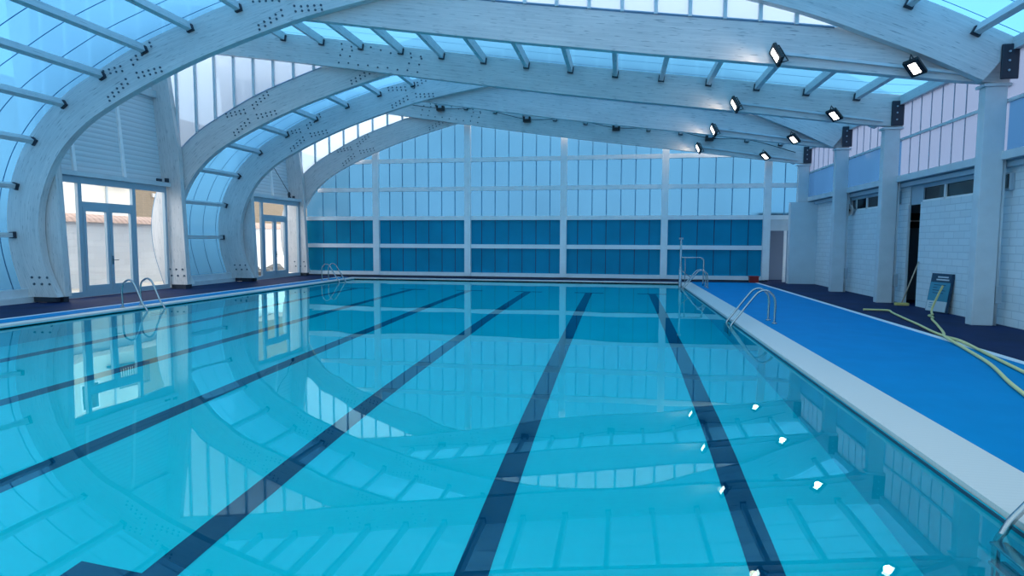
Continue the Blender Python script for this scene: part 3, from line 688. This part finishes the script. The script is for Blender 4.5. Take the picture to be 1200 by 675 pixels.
# hoist frame at the far corner
t = thing('pool_hoist', 'tall stainless hoist post with side frame at the far corner of the pool', 'pool hoist', (2.1, 22.35, 0))
MB().tube([(2.12,22.35,-1.2),(2.12,22.35,1.68)], .035, 10).build('mast', M['stainless'], t)
MB().tube([(2.12,22.35,-1.2),(2.12,22.35,.62)], .055, 12).build('sleeve', M['stainless'], t)
MB().box(2.05, 2.19, 22.32, 22.38, 1.64, 1.70).build('mast_cap', M['lamp_grey'], t)
MB().tube(smooth_curve([(2.12,22.35,1.0),(2.7,22.35,1.0),(2.84,22.35,.98),(2.9,22.35,.88),(2.9,22.35,.5),(2.9,22.35,.016)], 4), .024, 8).build('side_frame', M['stainless'], t)
MB().tube([(2.28,22.4,1.0),(2.28,22.4,.014)], .016, 8).build('strut', M['stainless'], t)
MB().tube([(2.15,22.35,.55),(2.34,22.4,.4),(2.5,22.5,.3)], .016, 8).build('crank_arm', M['stainless'], t)

# ------------------------------------------------------------------ floodlights on the beams
def floodlight(x, z, y, nrm, label, warm, la=None):
    t = thing('floodlight', label, 'floodlight', (x, y, z), 'black floodlights on the roof beams')
    n = Vector(nrm).normalized(); up = Vector((0,0,1)); s = n.cross(up).normalized()
    if la: s = Vector(la); s = (s-n*s.dot(n)).normalized()
    u = s.cross(n)
    c = Vector((x, y-.2, z))
    MB().obox(c, s, u, n, .38, .27, .07).build('housing', M['black'], t, bevel=.012)
    f = MB(); 
    for k in range(5): f.obox(c-n*.055+s*(-.13+.065*k), s, u, n, .012, .2, .05)
    f.build('cooling_fins', M['black'], t)
    MB().obox(c+n*.037, s, u, n, .25, .125, .006).build('lens', M['lens'], t)
    a = MB(); a.tube([tuple(c+s*.2), tuple(c+s*.2-n*.14), tuple(c-n*.14), (x, y, z)], .012, 6); a.tube([tuple(c-s*.2), tuple(c-s*.2-n*.14), tuple(c-n*.14)], .012, 6)
    a.build('bracket', M['black'], t)
    ld = bpy.data.lights.new('flood_lamp', 'SPOT'); ld.energy = 26 if warm else 10; ld.color = (1,.80,.58); ld.spot_size = 2.3; ld.spot_blend = .8; ld.shadow_soft_size = .08
    lo = bpy.data.objects.new('flood_lamp', ld); COL.objects.link(lo); lo.parent = t
    lo.location = c+n*.09-Vector((x,y,z)); lo.rotation_euler = n.to_track_quat('-Z','Y').to_euler()
names = ['nearest', 'second', 'third', 'farthest']
for nm, (k, fy, ay, cy) in zip(names, PLANES[1:]):
    y = min(fy, ay) if k in 'BD' else fy
    floodlight(2.88, 5.12, y, (-.93,-.22,-.28), 'tilted lit floodlight at mid-span on the %s sloping beam' % nm, True, (.33,-.35,-.75))
    floodlight(5.30, 4.78, y, (-.3,-.5,-.8), 'lit floodlight near the column on the %s sloping beam' % nm, False, (.6,.44,-.5))
# small lamps strung on a cable on the farthest beam
cams = [(-7.33,6.97),(-3.75,6.42),(-.23,5.99),(3.28,5.51)]
for i, (x, z) in enumerate(cams):
    t = thing('bulkhead_lamp', 'small black box lamp on the cable of the farthest beam, %s from the door side' % ORD[i], 'lamp', (x, 24.7, z), 'black box lamps on the far cable')
    MB().box(x-.15, x+.15, 24.5, 24.72, z-.12, z+.08).build('housing', M['black'], t, bevel=.015)
    MB().box(x-.06, x+.08, 24.46, 24.5, z-.02, z+.12).build('lens', M['lamp_grey'], t)
pts = [(-9.2, 24.68, 7.25)]
for (x, z), nx in zip(cams, cams[1:]+[(6.2, 4.95)]):
    pts += [(x, 24.68, z), ((x+nx[0])/2, 24.6, (z+nx[1])/2+.16)]
pts.append((6.4, 24.68, 4.9))
o = MB().tube(smooth_curve(pts, 4), .014, 6).build('power_cable', M['steel_dark'], None, (0, 24.68, 6)); tag(o, 'thin dark cable linking the black box lamps on the farthest beam', 'cable')

# ------------------------------------------------------------------ wall fittings
def wall_lamp(y, z, label):
    t = thing('wall_lamp', label, 'wall lamp', (WX, y, z), 'box lamps on the changing-room wall')
    MB().box(WX-.09, WX, y-.09, y+.09, z-.17, z+.17).build('housing', M['frame'], t, bevel=.02)
    MB().box(WX-.11, WX-.09, y-.06, y+.06, z-.13, z+.13).build('lens', M['window_dark'], t)
wall_lamp(17.6, 2.73, 'small box lamp on the pier left of the dark doorway'); wall_lamp(12.95, 2.7, 'small box lamp on the wall right of the nearest column')
t = thing('horn_speaker', 'round beige grey horn loudspeaker on the wall left of the farther dark window', 'loudspeaker', (WX, 21.0, 2.55))
MB().lathe([(.05,0),(.07,.08),(.12,.2),(.2,.3),(.19,.3),(.1,.2)], (WX+.02, 21.0, 2.55), 16, (-.7,-.7,.05)).build('horn', M['horn'], t)
MB().lathe([(.03,0),(.05,.02),(.05,.06),(.02,.08)], (WX-.12, 20.86, 2.56), 12, (-.7,-.7,.05)).build('driver', M['black'], t)

# ------------------------------------------------------------------ loose things on the right deck
t = thing('notice_board', 'teal and white notice board leaning against the block wall beside the nearest column', 'notice board', (7.05, 15.25, 0))
ax = Vector((-.25,.97,0)).normalized()       # width direction
nb = Vector((.97,.25,.0)).normalized(); upv = (Vector((0,0,1))+nb*.16).normalized(); nrm = ax.cross(upv).normalized()
if nrm.x > 0: nrm = -nrm
bc = Vector((6.95,14.98,0))
def brd(nm, v0, v1, mat, off, par, w=.56, wc=0, th=.012): return MB().obox(bc+upv*((v0+v1)/2)+nrm*off+ax*wc, ax, upv, nrm, w, v1-v0, th).build(nm, mat, par)
bd = brd('panel', .02, .88, M['board_navy'], 0, t, .6, 0, .05)
brd('header', .68, .86, M['board_navy'], .03, t); tl = brd('teal_field', .26, .68, M['teal'], .03, t); wf = brd('white_field', .03, .26, M['board_white'], .03, t)
m = MB()
for v, w, c in ((.80,.3,-.05),(.74,.36,-.05)): m.obox(bc+upv*v+nrm*.037+ax*c, ax, upv, nrm, w, .03, .004)
m.build('header_lines', M['board_white'], t)
m = MB()
for v, w, c in ((.62,.34,0),(.56,.12,.12),(.50,.36,.0),(.44,.3,.02)): m.obox(bc+upv*v+nrm*.037+ax*c, ax, upv, nrm, w, .014, .004)
m.build('teal_field_lines', M['board_navy'], t)
m = MB()
for v in (.21,.16,.11): m.obox(bc+upv*v+nrm*.037+ax*.15, ax, upv, nrm, .1, .016, .004)
m.build('white_field_lines', M['teal'], t)
t = thing('deck_broom', 'pale handled deck broom propped at the dark doorway', 'broom', (6.9, 16.55, 0))
MB().tube([(6.9,16.55,.06),(7.14,16.33,1.1)], .014, 8).build('handle', M['handle_wood'], t)
MB().box(6.75, 7.05, 16.48, 16.62, .0, .07).build('brush_head', M['broom'], t, bevel=.015)
def hose(pts, label, r=.022):
    o = MB().tube(smooth_curve(pts, 6), r, 8).build('water_hose', M['yellow'], None, pts[0]); tag(o, label, 'hose', 'yellow hoses on the deck')
H = .027
hose([(6.97,14.78,.62),(6.89,14.8,.4),(6.8,14.82,.12),(6.74,14.7,H),(6.6,14.35,H),(6.42,14.12,H),(6.36,13.8,H),(6.2,13.5,H),(5.95,12.8,H),(5.73,12.2,H),(5.45,11.5,H+.03),(5.24,11.0,H+.05),(5.08,10.6,H+.045),(4.92,9.75,H+.012),(4.6,8.52,H+.012),(4.2,7.4,H+.012),(3.95,6.6,H+.012)], 'yellow hose running from the notice board across the white strip onto the blue mat')
hose([(5.5,15.1,H),(5.75,15.08,H),(6.0,15.02,H),(5.9,14.6,H),(5.82,14.19,H),(5.66,13.3,H),(5.52,12.5,H),(5.34,11.6,H),(5.26,10.95,H+.0),(5.2,10.4,H+.02),(5.0,9.4,H+.012),(4.72,8.1,H+.012),(4.5,7.0,H+.012)], 'yellow hose starting on the dark deck before the broom, lying beside the white strip')
t = thing('red_box', 'small dark red plastic box on the deck at the end wall post', 'box', (5.05, 24.6, 0))
MB().box(4.9, 5.22, 24.5, 24.8, 0, .22).build('tub', M['red'], t, bevel=.02)
MB().box(4.88, 5.24, 24.48, 24.82, .22, .26).build('lid', M['red'], t, bevel=.01)
m = MB(); vs = [m.bm.verts.new(p) for p in ((4.02,6.25,.018),(4.05,6.2,.03),(4.12,6.18,.022),(4.17,6.2,.018),(4.11,6.25,.02),(4.06,6.27,.026))]; m.face(vs)
o = m.build('fallen_leaf', M['leaf'], None, (4.1, 6.2, .015)); tag(o, 'dry brown leaf lying on the wide blue mat', 'leaf')

# ------------------------------------------------------------------ outside the doors
t = thing('garden_wall', 'rough whitewashed boundary wall outside the glass doors', 'wall', (-17.3, 22, 0), kind='structure')
MB().box(-17.6, -17.3, 11, 40, -.03, 2.12).build('masonry', M['outwall'], t)
MB().hexa([(-17.75,11,2.12),(-17.2,11,2.12),(-17.2,40,2.12),(-17.75,40,2.12),(-17.6,11,2.4),(-17.35,11,2.26),(-17.35,40,2.26),(-17.6,40,2.4)]).build('tile_coping', M['terracotta'], t)
t = thing('neighbour_house', 'cream rendered house behind the boundary wall, seen through the nearer glass door', 'house', (-25, 24, 0))
MB().box(-27, -24, 22.9, 27.0, -.03, 8.5).build('house_wall', M['cream'], t)
m = MB(); m.box(-24, -23.95, 23.5, 24.5, 4.9, 6.2); wf = m.build('house_window', M['rail_white'], t)
MB().box(-23.96, -23.94, 23.58, 23.97, 4.98, 6.12).box(-23.96, -23.94, 24.03, 24.42, 4.98, 6.12).build('pane', M['window_dark'], wf)
m = MB(); m.box(-24, -23.3, 25.0, 26.9, 4.4, 4.55)
for i in range(14): m.box(-23.34, -23.3, 25.02+.14*i, 25.05+.14*i, 4.55, 5.4)
m.box(-23.36, -23.28, 25.0, 26.9, 5.4, 5.46); m.build('balcony', M['steel_dark'], t)
MB().box(-24, -23.94, 25.4, 25.48, 1.5, 8.5).build('rain_pipe', M['lamp_grey'], t)
t = thing('brick_building', 'brown brick building behind the boundary wall beside the cream house', 'building', (-25, 29, 0))
MB().box(-27, -24, 27.2, 52, -.03, 8.2).build('brick_wall', M['brown_brick'], t)
MB().box(-24, -23.93, 28.3, 29.2, 3.75, 3.95).build('vent_strip', M['horn'], t)
t = thing('brick_building.001', 'brown brick gable at the near edge of the nearer glass door view', 'building', (-25, 21.5, 0))
MB().box(-27, -24, 17, 22.7, -.03, 8.0).build('brick_wall', M['brown_brick'], t)
for i, (x, y, r) in enumerate(((-15.6,25.1,.3),(-15.9,26.3,.42),(-15.5,24.3,.22),(-16.6,25.4,.4))):
    m = MB(); bmesh.ops.create_icosphere(m.bm, subdivisions=2, radius=r)
    for v in m.bm.verts: v.co = Vector((v.co.x*1.1, v.co.y*1.3, v.co.z*.7))*(1+random.uniform(-.18,.18)); 
    bmesh.ops.translate(m.bm, verts=m.bm.verts[:], vec=(x, y, r*.4))
    o = m.build('rubble_rock', M['rock'], None, (x, y, 0)); tag(o, 'grey rubble block outside the farther glass door, %s' % ['beside the pale sheet','farthest from the door','nearest the door','behind the others'][i], 'rubble', 'rubble outside the farther door')

# ------------------------------------------------------------------ world, camera
w = bpy.data.worlds.new('sky'); SC.world = w; w.use_nodes = True; nt = w.node_tree; nt.nodes.clear()
out = N(nt, 'ShaderNodeOutputWorld'); bg = N(nt, 'ShaderNodeBackground'); tc = N(nt, 'ShaderNodeTexCoord')
nz = N(nt, 'ShaderNodeTexNoise'); nz.inputs['Scale'].default_value = 2.2; nz.inputs['Detail'].default_value = 4; nt.links.new(tc.outputs['Generated'], nz.inputs[0])
r = N(nt, 'ShaderNodeValToRGB'); r.color_ramp.elements[0].position = .38; r.color_ramp.elements[1].position = .62
r.color_ramp.elements[0].color = (.72,.86,1.0,1); r.color_ramp.elements[1].color = (1.35,1.32,1.28,1)
nt.links.new(nz.outputs['Fac'], r.inputs[0]); nt.links.new(r.outputs[0], bg.inputs[0]); bg.inputs[1].default_value = 3.25
nt.links.new(bg.outputs[0], out.inputs[0])

cd = bpy.data.cameras.new('camera'); cam = bpy.data.objects.new('camera', cd); COL.objects.link(cam); SC.camera = cam
cd.sensor_fit = 'HORIZONTAL'; cd.sensor_width = 36; cd.lens = 36*717.1/1200; cd.clip_start = .05; cd.clip_end = 300
p, y, rl = .0763, .1741, .0042
fw = Vector((-math.sin(y)*math.cos(p), math.cos(y)*math.cos(p), -math.sin(p)))
rt = Vector((math.cos(y), math.sin(y), 0)); up = rt.cross(fw)
# roll: image x axis = rt*cos + up*(-sin)...
rx = rt*math.cos(rl)+up*math.sin(rl); ry = up*math.cos(rl)-rt*math.sin(rl)
Mx = Matrix((rx, ry, -fw)).transposed().to_4x4(); Mx.translation = Vector((0,0,1.55)); cam.matrix_world = Mx

SC.view_settings.view_transform = 'Standard'; SC.view_settings.look = 'None'; SC.view_settings.exposure = 0; SC.view_settings.gamma = 1
cy = SC.cycles
cy.use_denoising = True; cy.max_bounces = 12; cy.diffuse_bounces = 4; cy.glossy_bounces = 4; cy.transmission_bounces = 8; cy.transparent_max_bounces = 16
cy.sample_clamp_indirect = 4; cy.caustics_refractive = True; cy.caustics_reflective = False
for o in bpy.data.objects:
    if '_o' in o: del o['_o']
